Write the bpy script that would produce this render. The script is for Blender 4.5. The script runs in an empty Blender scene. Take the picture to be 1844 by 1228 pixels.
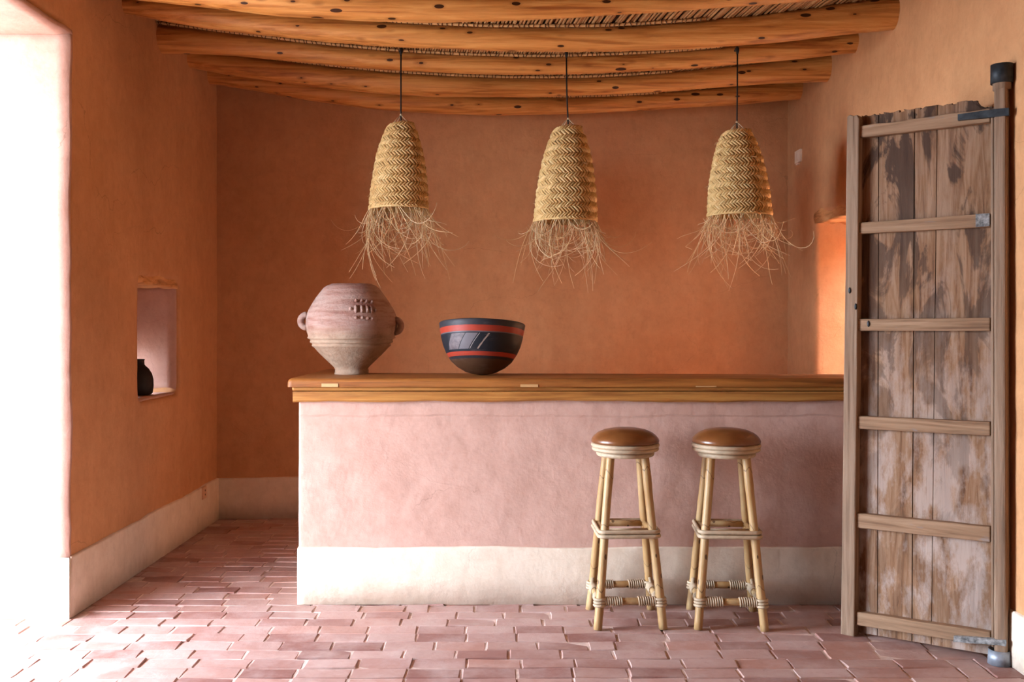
import bpy, bmesh, math, random
import numpy as np
from mathutils import Vector, Matrix, noise

S = bpy.context.scene
COL = S.collection
PI = math.pi
F, CX, HY, CH = 1793.0, 922.0, 580.0, 1.3      # focal length, principal column, horizon row (pixels), eye height

# ------------------------------------------------------------------ camera
cam = bpy.data.cameras.new('camera')
cam.sensor_width = 36.0
cam.lens = F / 1844 * 36
cam.shift_y = -(614 - HY) / 1844
cam.clip_start = 0.05
cam_o = bpy.data.objects.new('camera', cam)
cam_o.location = (0, 0, CH)
cam_o.rotation_euler = (PI / 2, 0, 0)
COL.objects.link(cam_o)
S.camera = cam_o

# ------------------------------------------------------------------ sky, sun, exposure
w = bpy.data.worlds.new('sky')
S.world = w
w.use_nodes = True
bg = w.node_tree.nodes['Background']
bg.inputs[0].default_value = (0.70, 0.83, 1.0, 1)
bg.inputs[1].default_value = 55.0
sun = bpy.data.lights.new('sun_offscreen', 'SUN')
sun.energy = 40.0
sun.color = (1.0, 0.84, 0.62)
sun.angle = math.radians(1.0)
sun_o = bpy.data.objects.new('sun_offscreen', sun)
sun_o.rotation_euler = Vector((-0.13, 0.36, -0.92)).to_track_quat('-Z', 'Y').to_euler()
COL.objects.link(sun_o)
S.view_settings.view_transform = 'Standard'
S.view_settings.look = 'None'
S.view_settings.gamma = 1.0
S.view_settings.use_curve_mapping = False
S.view_settings.exposure = 0.0
S.cycles.max_bounces = 6
S.cycles.use_guiding = True
S.cycles.diffuse_bounces = 4
S.cycles.sample_clamp_indirect = 8.0

XL, XR = -1.95, 1.90            # inner faces of the left and right walls
YB_L, YB_R = 6.58, 6.86         # the back wall stands slightly askew


def P(px, py, d):
    return Vector(((px - CX) * d / F, d, CH - (py - HY) * d / F))


# ------------------------------------------------------------------ node helpers
class G:
    def __init__(self, name):
        self.m = bpy.data.materials.new(name)
        self.m.use_nodes = True
        self.t = self.m.node_tree
        self.b = self.t.nodes['Principled BSDF']
        self.b.inputs['Specular IOR Level'].default_value = 0.3
        self.co = None

    def n(self, kind, ins=None, **props):
        nd = self.t.nodes.new('ShaderNode' + kind)
        for k, v in props.items():
            setattr(nd, k, v)
        for k, v in (ins or {}).items():
            self.put(nd.inputs[k], v)
        return nd

    def put(self, sock, v):
        if isinstance(v, bpy.types.NodeSocket):
            self.t.links.new(v, sock)
        elif isinstance(v, tuple) and len(v) == 3 and sock.type == 'RGBA':
            sock.default_value = (*v, 1)
        else:
            sock.default_value = v

    def coord(self, scale=(1, 1, 1), loc=(0, 0, 0)):
        if self.co is None:
            self.co = self.n('TexCoord').outputs['Object']
        return self.n('Mapping', {'Vector': self.co, 'Scale': scale, 'Location': loc}).outputs[0]

    def noise(self, scale=1.0, detail=5, rough=0.55, sc=(1, 1, 1), dist=0.0, loc=(0, 0, 0)):
        return self.n('TexNoise', {'Vector': self.coord(sc, loc), 'Scale': scale, 'Detail': detail,
                                   'Roughness': rough, 'Distortion': dist}).outputs['Fac']

    def ramp(self, fac, stops, interp='LINEAR'):
        r = self.n('ValToRGB', {'Fac': fac})
        r.color_ramp.interpolation = interp
        e = r.color_ramp.elements
        while len(e) < len(stops):
            e.new(0.5)
        for el, (p, c) in zip(e, stops):
            el.position = p
            el.color = (*c, 1) if isinstance(c, tuple) else (c, c, c, 1)
        return r.outputs[0]

    def mix(self, fac, a, b, mode='MIX'):
        m = self.n('Mix', data_type='RGBA', blend_type=mode)
        self.put(m.inputs[0], fac)
        self.put(m.inputs[6], a)
        self.put(m.inputs[7], b)
        return m.outputs[2]

    def math(self, op, a, b=0.0):
        m = self.n('Math', operation=op)
        self.put(m.inputs[0], a)
        self.put(m.inputs[1], b)
        return m.outputs[0]

    def sepz(self):
        if self.co is None:
            self.coord()
        return self.n('SeparateXYZ', {0: self.co}).outputs

    def bump(self, h, strength=0.3, dist=0.01, prev=None):
        b = self.n('Bump', {'Height': h, 'Strength': strength, 'Distance': dist})
        if prev is not None:
            self.put(b.inputs['Normal'], prev)
        self.put(self.b.inputs['Normal'], b.outputs[0])
        return b.outputs[0]

    def done(self, col, rough=0.8, metal=0.0):
        self.put(self.b.inputs['Base Color'], col)
        self.put(self.b.inputs['Roughness'], rough)
        self.put(self.b.inputs['Metallic'], metal)
        return self.m


def mul(c, k):
    return tuple(min(1, x * k) for x in c)


def plaster(name, base, pale, dark, cracks=True, seed=0.0, band=None):
    g = G(name)
    l = (seed, seed * 1.7, seed * 0.6)
    c = g.mix(g.ramp(g.noise(0.9, 7, 0.62, loc=l), [(0.30, 0.0), (0.72, 1.0)]), dark, pale)
    c = g.mix(0.45, c, base)
    c = g.mix(g.ramp(g.noise(1.0, 6, 0.6, sc=(5, 5, 0.5), loc=l), [(0.42, 0.0), (0.75, 0.32)]), c, mul(dark, 0.82))
    c = g.mix(g.ramp(g.noise(9, 8, 0.7, loc=l), [(0.40, 0.0), (0.7, 0.42)]), c, mul(pale, 1.12))
    c = g.mix(g.ramp(g.noise(26, 7, 0.75, sc=(1, 1, 0.6), loc=l), [(0.50, 0.0), (0.72, 0.30)]), c, mul(dark, 0.72))
    v = g.n('TexVoronoi', {'Vector': g.coord((1, 1, 0.7), l), 'Scale': 7.0}, feature='F1')
    sp = g.math('LESS_THAN', v.outputs['Distance'], g.math('MULTIPLY', g.math('SUBTRACT', v.outputs['Color'], 0.72), 0.13))
    c = g.mix(g.math('MULTIPLY', sp, 0.55), c, mul(dark, 0.35))
    if cracks:
        dn = g.n('TexNoise', {'Vector': g.coord(), 'Scale': 3.0, 'Detail': 6}).outputs['Color']
        vv = g.n('VectorMath', {0: g.coord((1, 1, 1.5), l), 1: g.n('VectorMath', {0: dn, 1: (0.35, 0.35, 0.35)}, operation='MULTIPLY').outputs[0]}, operation='ADD').outputs[0]
        ve = g.n('TexVoronoi', {'Vector': vv, 'Scale': 0.75}, feature='DISTANCE_TO_EDGE')
        ck = g.math('LESS_THAN', ve.outputs['Distance'], g.math('MULTIPLY', g.math('SUBTRACT', g.noise(1.3, 3, loc=(3, 1, 2)), 0.50), 0.012))
        c = g.mix(g.math('MULTIPLY', ck, 0.32), c, mul(dark, 0.4))
    p = g.bump(g.noise(7, 6, 0.6), 0.3, 0.018)
    if band:
        zz = g.math('ADD', g.sepz()[2], g.math('MULTIPLY', g.noise(2.2, 4), 0.05))
        p = g.bump(g.n('MapRange', {0: zz, 1: band + 0.020, 2: band + 0.030}).outputs[0], 0.5, 0.006, p)
    g.bump(g.noise(55, 5, 0.7), 0.25, 0.004, p)
    g.b.inputs['Specular IOR Level'].default_value = 0.15
    return g.done(c, 0.9)


def wood(name, light, mid, dark, sc=(0.6, 14, 14), knots=True, rough=0.5, stain=None, seed=0.0, knot_sc=(8, 20, 20)):
    g = G(name)
    l = (seed, seed, seed)
    c = g.ramp(g.noise(3.0, 8, 0.6, sc=sc, dist=0.6, loc=l), [(0.34, dark), (0.5, mid), (0.66, light)])
    c = g.mix(g.ramp(g.noise(2.2, 5, 0.6, sc=tuple(0.35 * s if s > 2 else s for s in sc), loc=l), [(0.42, 0.0), (0.68, 0.55)]), c, light)
    fine = g.noise(10.0, 6, 0.7, sc=(sc[0] * 0.5, sc[1] * 1.5, sc[2] * 1.5) if sc[0] < sc[2] else (sc[0] * 1.5, sc[1] * 1.5, sc[2] * 0.5), loc=l)
    c = g.mix(g.ramp(fine, [(0.55, 0.0), (0.75, 0.35)]), c, dark)
    if knots:
        v = g.n('TexVoronoi', {'Vector': g.coord(knot_sc, l), 'Scale': 1.0}, feature='F1')
        keep = g.math('GREATER_THAN', v.outputs['Color'], 0.38)
        k = g.math('MULTIPLY', g.math('LESS_THAN', v.outputs['Distance'], g.math('MULTIPLY', g.math('SUBTRACT', v.outputs['Color'], 0.25), 0.36)), keep)
        halo = g.math('MULTIPLY', g.ramp(v.outputs['Distance'], [(0.08, 0.65), (0.3, 0.0)]), keep)
        c = g.mix(halo, c, mul(dark, 0.8))
        c = g.mix(k, c, mul(dark, 0.16))
    if stain:
        s1 = g.ramp(g.noise(*stain[0], loc=l), [(stain[1], 0.0), (stain[2], stain[3])])
        c = g.mix(s1, c, stain[4])
    p = g.bump(g.noise(5, 5, 0.6, sc=tuple(max(1.0, 0.35 * q) for q in sc), loc=l), 0.35, 0.012)
    g.bump(fine, 0.35, 0.004, p)
    return g.done(c, rough)


# base colours are linear
OR = (0.56, 0.275, 0.125)
M = {}
M['wall'] = plaster('orange_plaster', OR, (0.64, 0.335, 0.16), (0.47, 0.215, 0.092))
M['counter'] = plaster('pink_plaster', (0.57, 0.345, 0.27), (0.63, 0.41, 0.335), (0.49, 0.27, 0.20), seed=2.3,
                       band=0.868)
M['plinth'] = plaster('cream_plaster', (0.74, 0.60, 0.46), (0.80, 0.69, 0.57), (0.66, 0.50, 0.36), seed=7.1)
M['log'] = wood('pine_log', (0.74, 0.36, 0.105), (0.60, 0.235, 0.052), (0.33, 0.10, 0.02), rough=0.42)
M['top'] = wood('honey_wood', (0.37, 0.135, 0.027), (0.26, 0.082, 0.015), (0.13, 0.038, 0.007), rough=0.5, knots=False, seed=3)
M['fascia'] = wood('yellow_pine', (0.50, 0.235, 0.058), (0.39, 0.155, 0.033), (0.22, 0.07, 0.015), rough=0.5, seed=6, knots=False)
M['patch'] = wood('pale_inlay', (0.62, 0.38, 0.18), (0.54, 0.30, 0.12), (0.4, 0.2, 0.07), knots=False, seed=9)
DS = (14, 14, 0.6)
M['door'] = wood('weathered_door_wood', (0.34, 0.225, 0.15), (0.24, 0.145, 0.088), (0.11, 0.058, 0.032), sc=DS, knots=False, rough=0.8, seed=2)
M['rail'] = wood('weathered_rail_wood', (0.36, 0.22, 0.13), (0.26, 0.145, 0.078), (0.12, 0.06, 0.03), knots=False, rough=0.8, seed=5,
                 stain=((6, 5, 0.6, (1, 4, 4)), 0.64, 0.7, 0.35, (0.17, 0.22, 0.27)))


def plank_mat():
    g = G('stained_plank_wood')
    c = g.ramp(g.noise(3.2, 8, 0.65, sc=(12, 12, 0.8), dist=0.8), [(0.34, (0.10, 0.042, 0.019)), (0.46, (0.22, 0.108, 0.052)), (0.62, (0.32, 0.185, 0.108))])
    bl = g.ramp(g.noise(4.0, 7, 0.7, sc=(2.2, 2.2, 0.9), loc=(1, 0, 4)), [(0.47, 0.0), (0.60, 0.85)])
    z = g.sepz()[2]
    low = g.n('MapRange', {0: z, 1: 0.3, 2: 1.7, 3: 1.0, 4: 0.12}).outputs[0]
    c = g.mix(g.math('MULTIPLY', bl, low), c, (0.45, 0.345, 0.29))
    st = g.ramp(g.noise(2.4, 6, 0.6, sc=(2.4, 2.4, 1.1), dist=0.9, loc=(5.3, 2, 1.2)), [(0.50, 0.0), (0.545, 0.88)])
    hi = g.n('MapRange', {0: z, 1: 0.5, 2: 1.9, 3: 0.25, 4: 1.0}).outputs[0]
    c = g.mix(g.math('MULTIPLY', st, hi), c, (0.050, 0.026, 0.017))
    fine = g.noise(9, 6, 0.7, sc=(30, 30, 0.7))
    c = g.mix(g.ramp(fine, [(0.56, 0.0), (0.72, 0.5)]), c, (0.16, 0.085, 0.05))
    g.bump(fine, 0.4, 0.004)
    return g.done(c, 0.85)


M['plank'] = plank_mat()


def plain(name, col, rough=0.6, metal=0.0, var=0.25, scale=20.0, bump=0.2):
    g = G(name)
    n = g.noise(scale, 5, 0.6)
    c = g.mix(g.ramp(n, [(0.3, 0.0), (0.7, 1.0)]), mul(col, 1 - var), mul(col, 1 + var))
    g.bump(n, bump, 0.003)
    return g.done(c, rough, metal)


M['iron'] = plain('dark_iron', (0.045, 0.05, 0.055), 0.55, 0.6, 0.5, 30)
M['zinc'] = plain('dull_zinc', (0.34, 0.37, 0.42), 0.5, 0.5, 0.3, 15)
M['rust'] = plain('flaking_blue_paint', (0.22, 0.21, 0.2), 0.8, 0.0, 0.7, 60)
M['white_plate'] = plain('cream_plastic', (0.85, 0.70, 0.54), 0.5, 0, 0.05, 20, 0.05)
M['plate_pale'] = plain('orange_tinted_plastic', (0.70, 0.42, 0.26), 0.5, 0, 0.05, 20, 0.05)
M['black'] = plain('black_cord', (0.012, 0.011, 0.01), 0.6, 0, 0.2)
M['jar'] = plain('black_glazed_clay', (0.008, 0.006, 0.005), 0.6, 0, 0.3)
M['stitch'] = plain('dark_twine', (0.13, 0.06, 0.025), 0.8, 0, 0.3)
M['caneL'] = plain('ceiling_cane', (0.62, 0.36, 0.15), 0.55, 0, 0.2, 12)
M['string'] = plain('pale_string', (0.6, 0.47, 0.3), 0.8)
M['mortar'] = plain('pale_mortar', (0.62, 0.46, 0.39), 0.95, 0, 0.2, 30, 0.4)
M['ground'] = plain('grey_paving', (0.26, 0.24, 0.22), 0.95, 0, 0.15, 2)
M['lintel'] = wood('rough_lintel_wood', (0.72, 0.40, 0.18), (0.62, 0.29, 0.10), (0.3, 0.12, 0.04), knots=False, rough=0.8, sc=(2, 2, 12))


def island_mat(name, cols, rough, spec=0.3):
    g = G(name)
    r = g.n('NewGeometry').outputs['Random Per Island']
    c = g.ramp(r, [(i / (len(cols) - 1), k) for i, k in enumerate(cols)])
    c = g.mix(g.ramp(g.noise(40, 4), [(0.4, 0.0), (0.75, 0.3)]), c, mul(cols[0], 0.6))
    g.b.inputs['Specular IOR Level'].default_value = spec
    return g.done(c, rough)


M['straw'] = island_mat('plaited_straw', [(0.54, 0.32, 0.115), (0.76, 0.51, 0.215), (0.64, 0.40, 0.15), (0.84, 0.61, 0.29)], 0.6)
M['fringe'] = island_mat('loose_straw', [(0.60, 0.36, 0.15), (0.82, 0.61, 0.33), (0.42, 0.22, 0.085), (0.90, 0.72, 0.44)], 0.6)
M['lining'] = plain('straw_lining', (0.52, 0.32, 0.12), 0.8)
M['roof'] = plain('packed_earth_roof', (0.36, 0.22, 0.13), 0.95)
M['reed'] = island_mat('ceiling_reeds', [(0.36, 0.18, 0.07), (0.52, 0.29, 0.12), (0.44, 0.22, 0.08), (0.60, 0.36, 0.17)], 0.65)


def brick_mat(island):
    g = G('terracotta_brick_field' if island else 'terracotta_brick')
    r = g.n('NewGeometry').outputs['Random Per Island'] if island else g.n('ObjectInfo').outputs['Random']
    g.co = g.n('NewGeometry').outputs['Position']
    c = g.ramp(r, [(0.0, (0.24, 0.105, 0.085)), (0.22, (0.34, 0.175, 0.145)), (0.5, (0.42, 0.25, 0.21)), (0.8, (0.47, 0.30, 0.26)), (1.0, (0.41, 0.20, 0.15))])
    c = g.mix(g.ramp(g.noise(5, 7, 0.65), [(0.42, 0.0), (0.75, 0.6)]), c, (0.58, 0.45, 0.41))
    c = g.mix(g.ramp(g.noise(28, 6, 0.7), [(0.55, 0.0), (0.75, 0.4)]), c, (0.28, 0.12, 0.09))
    g.bump(g.noise(25, 6, 0.65), 0.35, 0.006)
    return g.done(c, g.ramp(g.noise(9, 4), [(0.3, 0.42), (0.7, 0.7)]))


M['brick'] = brick_mat(False)
M['bricks'] = brick_mat(True)


def leather_mat():
    g = G('brown_leather')
    c = g.ramp(g.noise(9, 6, 0.6), [(0.3, (0.12, 0.038, 0.010)), (0.7, (0.22, 0.075, 0.018))])
    g.bump(g.noise(120, 4), 0.12, 0.002)
    g.b.inputs['Specular IOR Level'].default_value = 0.55
    return g.done(c, 0.3)


M['leather'] = leather_mat()


def rattan_mat(name, a, b, d, rough=0.4):
    g = G(name)
    c = g.ramp(g.noise(2.5, 5, 0.6, sc=(6, 6, 1.2)), [(0.3, a), (0.7, b)])
    v = g.n('TexVoronoi', {'Vector': g.coord((30, 30, 16)), 'Scale': 1.0}, feature='F1')
    k = g.math('MULTIPLY', g.math('LESS_THAN', v.outputs['Distance'], 0.2), g.math('GREATER_THAN', v.outputs['Color'], 0.62))
    c = g.mix(g.math('MULTIPLY', k, 0.85), c, d)
    zz = g.math('ADD', g.sepz()[2], g.math('MULTIPLY', g.noise(1.1, 2, sc=(9, 9, 0)), 0.35))
    ring = g.math('LESS_THAN', g.math('ABSOLUTE', g.math('SUBTRACT', g.math('FRACT', g.math('MULTIPLY', zz, 4.2)), 0.5)), 0.012)
    c = g.mix(g.math('MULTIPLY', ring, 0.6), c, d)
    g.bump(g.noise(30, 5), 0.15, 0.003)
    return g.done(c, rough)


M['rattan'] = rattan_mat('rattan_pole', (0.36, 0.185, 0.060), (0.50, 0.34, 0.17), (0.07, 0.03, 0.013))
M['cane'] = plain('bound_cane', (0.47, 0.35, 0.23), 0.5, 0, 0.2, 25)


def pot_mat():
    g = G('dusty_terracotta')
    z = g.sepz()[2]
    up = g.mix(g.ramp(g.noise(1.6, 6, 0.6, sc=(3, 3, 22)), [(0.42, 0.0), (0.62, 0.9)]), (0.39, 0.25, 0.20), (0.26, 0.11, 0.08))
    up = g.mix(g.ramp(g.noise(5, 6, 0.7), [(0.5, 0.0), (0.75, 0.5)]), up, (0.45, 0.35, 0.30))
    lo = g.mix(g.ramp(g.noise(9, 7, 0.7), [(0.35, 0.0), (0.7, 1.0)]), (0.31, 0.185, 0.115), (0.46, 0.33, 0.23))
    zz = g.math('ADD', z, g.math('MULTIPLY', g.noise(12, 4), 0.03))
    c = g.mix(g.n('MapRange', {0: zz, 1: 0.19, 2: 0.26}).outputs[0], lo, up)
    c = g.mix(g.ramp(g.noise(16, 7, 0.75), [(0.52, 0.0), (0.72, 0.55)]), c, (0.15, 0.085, 0.055))
    inc = g.n('TexWave', {'Vector': g.coord((1, 1, 1)), 'Scale': 14.0, 'Distortion': 2.5, 'Detail': 2}, bands_direction='Z').outputs['Fac']
    p = g.bump(inc, 0.12, 0.006)
    g.bump(g.noise(60, 6, 0.75), 0.7, 0.012, p)
    return g.done(c, 0.9)


M['pot'] = pot_mat()


def bowl_mat():
    g = G('painted_wooden_bowl')
    z = g.sepz()[2]
    s = g.sepz()
    blk, red = (0.012, 0.013, 0.017), (0.30, 0.034, 0.016)
    H = 0.243
    zn = g.math('ADD', g.math('DIVIDE', z, H), g.math('MULTIPLY', g.noise(9, 4), 0.016))
    c = g.ramp(zn, [(0.0, (0.065, 0.028, 0.013)), (0.275, (0.02, 0.018, 0.02)), (0.325, red), (0.405, blk), (0.765, (0.10, 0.08, 0.085)),
                    (0.785, red), (0.895, (0.03, 0.027, 0.031))], 'CONSTANT')
    # two slanted panels in the wide black band, one mottled, one finely hatched
    ang = g.n('Math', {0: s[1], 1: s[0]}, operation='ARCTAN2').outputs[0]
    u = g.math('SUBTRACT', ang, g.math('MULTIPLY', g.math('SUBTRACT', zn, 0.58), 0.9))
    inz = g.math('MULTIPLY', g.math('GREATER_THAN', zn, 0.45), g.math('LESS_THAN', zn, 0.745))

    def panel(a, b):
        return g.math('MULTIPLY', inz, g.math('MULTIPLY', g.math('GREATER_THAN', u, a), g.math('LESS_THAN', u, b)))
    c = g.mix(panel(-2.5, -2.1), c, g.ramp(g.noise(22, 6, 0.7), [(0.35, (0.06, 0.05, 0.055)), (0.65, (0.17, 0.13, 0.13))]))
    hatch = g.ramp(g.math('FRACT', g.math('MULTIPLY', u, 45.0)), [(0.0, (0.17, 0.15, 0.16)), (0.55, (0.07, 0.06, 0.065))], 'CONSTANT')
    c = g.mix(panel(-2.08, -1.78), c, hatch)
    c = g.mix(panel(-1.75, -1.735), c, (0.3, 0.26, 0.24))
    crk = g.math('LESS_THAN', g.math('ABSOLUTE', g.math('ADD', u, g.math('SUBTRACT', 1.54, g.math('MULTIPLY', g.noise(25, 3), 0.04)))), g.math('MULTIPLY', g.noise(18, 2), 0.035))
    c = g.mix(g.math('MULTIPLY', crk, g.math('MULTIPLY', inz, 0.8)), c, (0.33, 0.24, 0.19))
    c = g.mix(g.ramp(g.noise(14, 7, 0.7, sc=(1, 1, 3)), [(0.55, 0.0), (0.8, 0.5)]), c, (0.12, 0.085, 0.075))
    c = g.mix(g.ramp(g.noise(30, 6, 0.7, sc=(1, 1, 4)), [(0.6, 0.0), (0.8, 0.55)]), c, (0.02, 0.014, 0.012))
    g.bump(g.noise(20, 6, sc=(1, 1, 5)), 0.3, 0.003)
    g.b.inputs['Specular IOR Level'].default_value = 0.22
    return g.done(c, 0.5)


M['bowl'] = bowl_mat()


# ------------------------------------------------------------------ mesh helpers
def obj(name, bm, mat, parent=None, smooth=False, mods=()):
    me = bpy.data.meshes.new(name)
    bm.normal_update()
    bm.to_mesh(me)
    bm.free()
    if smooth:
        me.polygons.foreach_set('use_smooth', [True] * len(me.polygons))
    me.materials.append(M[mat] if isinstance(mat, str) else mat)
    o = bpy.data.objects.new(name, me)
    COL.objects.link(o)
    o.parent = parent
    return o


def tag(o, label=None, cat=None, group=None, kind=None):
    if label:
        o['label'] = label
    if cat:
        o['category'] = cat
    if group:
        o['group'] = group
    if kind:
        o['kind'] = kind
    return o


def empty(name, loc, rz=0.0):
    o = bpy.data.objects.new(name, None)
    o.empty_display_size = 0.1
    o.location = loc
    o.rotation_euler = (0, 0, rz)
    COL.objects.link(o)
    return o


def box(bm, x0, x1, y0, y1, z0, z1):
    vs = [bm.verts.new(p) for p in ((x0, y0, z0), (x1, y0, z0), (x1, y1, z0), (x0, y1, z0), (x0, y0, z1), (x1, y0, z1), (x1, y1, z1), (x0, y1, z1))]
    for f in ((0, 3, 2, 1), (4, 5, 6, 7), (0, 1, 5, 4), (1, 2, 6, 5), (2, 3, 7, 6), (3, 0, 4, 7)):
        bm.faces.new([vs[i] for i in f])
    return bm


def tube(bm, pts, rad, sides=8, closed=False, cap=True, flat=1.0):
    pts = [Vector(p) for p in pts]
    n = len(pts)
    rad = rad if isinstance(rad, (list, tuple)) else [rad] * n
    rings = []
    up = None
    for i, p in enumerate(pts):
        a = pts[(i - 1) % n] if (closed or i > 0) else p
        b = pts[(i + 1) % n] if (closed or i < n - 1) else p
        t = (b - a).normalized()
        if up is None:
            up = Vector((0, 0, 1)) if abs(t.z) < 0.9 else Vector((1, 0, 0))
        s = t.cross(up)
        if s.length < 1e-5:
            s = t.orthogonal()
        s.normalize()
        up = s.cross(t).normalized()
        rings.append([bm.verts.new(p + (s * math.cos(2 * PI * k / sides) + up * math.sin(2 * PI * k / sides) * flat) * rad[i]) for k in range(sides)])
    for i in range(n if closed else n - 1):
        r0, r1 = rings[i], rings[(i + 1) % n]
        for k in range(sides):
            bm.faces.new((r0[k], r0[(k + 1) % sides], r1[(k + 1) % sides], r1[k]))
    if cap and not closed:
        bm.faces.new(rings[0][::-1])
        bm.faces.new(rings[-1])
    return rings


def lathe(bm, prof, n=48, cap0=True, cap1=True, wob=0.0, seed=0):
    rings = []
    for r, z in prof:
        ring = []
        for k in range(n):
            a = 2 * PI * k / n
            rr = r * (1 + wob * noise.noise((math.cos(a) * 1.3 + seed, math.sin(a) * 1.3, z * 7)))
            ring.append(bm.verts.new((rr * math.cos(a), rr * math.sin(a), z)))
        rings.append(ring)
    for a, b in zip(rings, rings[1:]):
        for k in range(n):
            bm.faces.new((a[k], a[(k + 1) % n], b[(k + 1) % n], b[k]))
    if cap0:
        bm.faces.new(rings[0][::-1])
    if cap1:
        bm.faces.new(rings[-1])


def bevel(o, width, seg=2, ang=40):
    m = o.modifiers.new('bevel', 'BEVEL')
    m.width = width
    m.segments = seg
    m.limit_method = 'ANGLE'
    m.angle_limit = math.radians(ang)
    return o


def smoothstep_curve(tab, deg):
    xs, ys = zip(*tab)
    return np.poly1d(np.polyfit(xs, ys, deg))


def slab(us, vs, solid, t0, t1, conv):
    """A wall as cells between the cut lines us, vs; solid(i, j) keeps a cell; conv(u, v, t) gives the point."""
    bm = bmesh.new()
    cache = {}

    def V(i, j, k):
        if (i, j, k) not in cache:
            cache[(i, j, k)] = bm.verts.new(conv(us[i], vs[j], (t0, t1)[k]))
        return cache[(i, j, k)]
    nu, nv = len(us) - 1, len(vs) - 1
    ok = lambda i, j: 0 <= i < nu and 0 <= j < nv and solid(us[i], us[i + 1], vs[j], vs[j + 1])
    for i in range(nu):
        for j in range(nv):
            if not ok(i, j):
                continue
            bm.faces.new((V(i, j, 0), V(i + 1, j, 0), V(i + 1, j + 1, 0), V(i, j + 1, 0)))
            bm.faces.new((V(i, j, 1), V(i, j + 1, 1), V(i + 1, j + 1, 1), V(i + 1, j, 1)))
            for di, dj, a, b in ((-1, 0, (i, j), (i, j + 1)), (1, 0, (i + 1, j + 1), (i + 1, j)), (0, -1, (i + 1, j), (i, j)), (0, 1, (i, j + 1), (i + 1, j + 1))):
                if not ok(i + di, j + dj):
                    bm.faces.new((V(*a, 0), V(*b, 0), V(*b, 1), V(*a, 1)))
    bmesh.ops.recalc_face_normals(bm, faces=bm.faces)
    return bm


clouds = bpy.data.textures.new('plaster_unevenness', 'CLOUDS')
clouds.noise_scale = 0.45
clouds2 = bpy.data.textures.new('plaster_fine_unevenness', 'CLOUDS')
clouds2.noise_scale = 0.12


def adobe(o, voxel=0.03, it=3, amp=0.012):
    """hand-trowelled look: soft edges, uneven faces"""
    r = o.modifiers.new('remesh', 'REMESH')
    r.mode = 'VOXEL'
    r.voxel_size = voxel
    r.use_smooth_shade = True
    s = o.modifiers.new('smooth', 'SMOOTH')
    s.factor = 0.5
    s.iterations = it
    for t, k in ((clouds, 1.0), (clouds2, 0.45)):
        d = o.modifiers.new('displace', 'DISPLACE')
        d.texture = t
        d.texture_coords = 'GLOBAL'
        d.strength = amp * k
        d.mid_level = 0.5
    return o


# ------------------------------------------------------------------ setting: walls, floor, ceiling
WT, ZT = 0.50, 3.12
OP0, OP1, OPZ = 2.95, 4.40, 2.59             # daylight opening in the left wall
NI = (5.205, 5.845, 0.885, 1.535)           # small window in the left wall
ys = sorted({-4.1, OP0, OP1, NI[0], NI[1], 7.2})
zs = sorted({-0.05, NI[2], NI[3], OPZ, ZT})


def solid_left(a, b, c, d):
    y, z = (a + b) / 2, (c + d) / 2
    if OP0 < y < OP1 and z < OPZ:
        return False
    return not (NI[0] < y < NI[1] and NI[2] < z < NI[3])


wl = obj('wall_left', slab(ys, zs, solid_left, XL - WT, XL, lambda u, v, t: (t, u, v)), 'wall')
wl.data.materials.append(M['counter'])
tag(adobe(wl), 'thick orange adobe wall with a wide doorway and a small window', kind='structure')

DW = (5.05, 6.27, 1.955)                    # doorway behind the bar in the right wall
ys = sorted({-4.1, DW[0], DW[1], 7.3})
zs = sorted({-0.05, DW[2], ZT})
wr = obj('wall_right', slab(ys, zs, lambda a, b, c, d: not (DW[0] < (a + b) / 2 < DW[1] and (c + d) / 2 < DW[2]),
                            XR, XR + 0.55, lambda u, v, t: (t, u, v)), 'wall')
tag(adobe(wr), 'orange adobe wall with a doorway behind the bar', kind='structure')


# unseen passage, added to bounce warm light into the bar doorway: three walls and a roof with a light well
pas = bmesh.new()
box(pas, 4.3, 4.7, 3.9, 8.2, -0.05, 3.1)
box(pas, XR + 0.55, 4.3, 3.9, 4.2, -0.05, 3.1)
box(pas, XR + 0.55, 4.3, 7.9, 8.2, -0.05, 3.1)
box(pas, XR + 0.55, 4.3, 6.5, 7.9, 2.8, 3.1)
box(pas, XR + 0.55, 4.3, 4.2, 4.7, 2.8, 3.1)
box(pas, XR + 0.55, 2.8, 4.7, 6.5, 2.8, 3.1)
tag(obj('wall_added_passage', pas, 'wall'), 'orange walls of the unseen passage added beyond the bar doorway for warm light', kind='structure')


def backy(x):
    return YB_L + (YB_R - YB_L) * (x - XL) / (XR - XL)


wb = obj('wall_back', slab([XL - 0.3, XR + 0.3], [-0.05, ZT], lambda *a: True, 0, 0.4, lambda u, v, t: (u, backy(u) + t, v)), 'wall')
tag(adobe(wb), 'large orange plaster wall behind the bar', kind='structure')
wf = obj('wall_front', box(bmesh.new(), XL - WT, XR + 0.5, -4.4, -4.0, -0.05, ZT), 'wall')
tag(wf, 'orange plaster wall closing the room', kind='structure')


# pale reveal of the daylight opening: a skim of plaster on the far jamb, the soffit and the near jamb
def reveal_sheet(name, conv, nu, nv, mat='counter'):
    bm = bmesh.new()
    g = [[bm.verts.new(conv(i / nu, j / nv)) for j in range(nv + 1)] for i in range(nu + 1)]
    for i in range(nu):
        for j in range(nv):
            bm.faces.new((g[i][j], g[i + 1][j], g[i + 1][j + 1], g[i][j + 1]))
    o = obj(name, bm, mat, wl, True)
    s = o.modifiers.new('thick', 'SOLIDIFY')
    s.thickness = 0.02
    s.offset = 0
    return o


def rough(a, b, c, k=0.006):
    return k * noise.noise((a * 3, b * 3, c * 3)) + 0.4 * k * noise.noise((a * 11, b * 11, c * 11))


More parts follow.
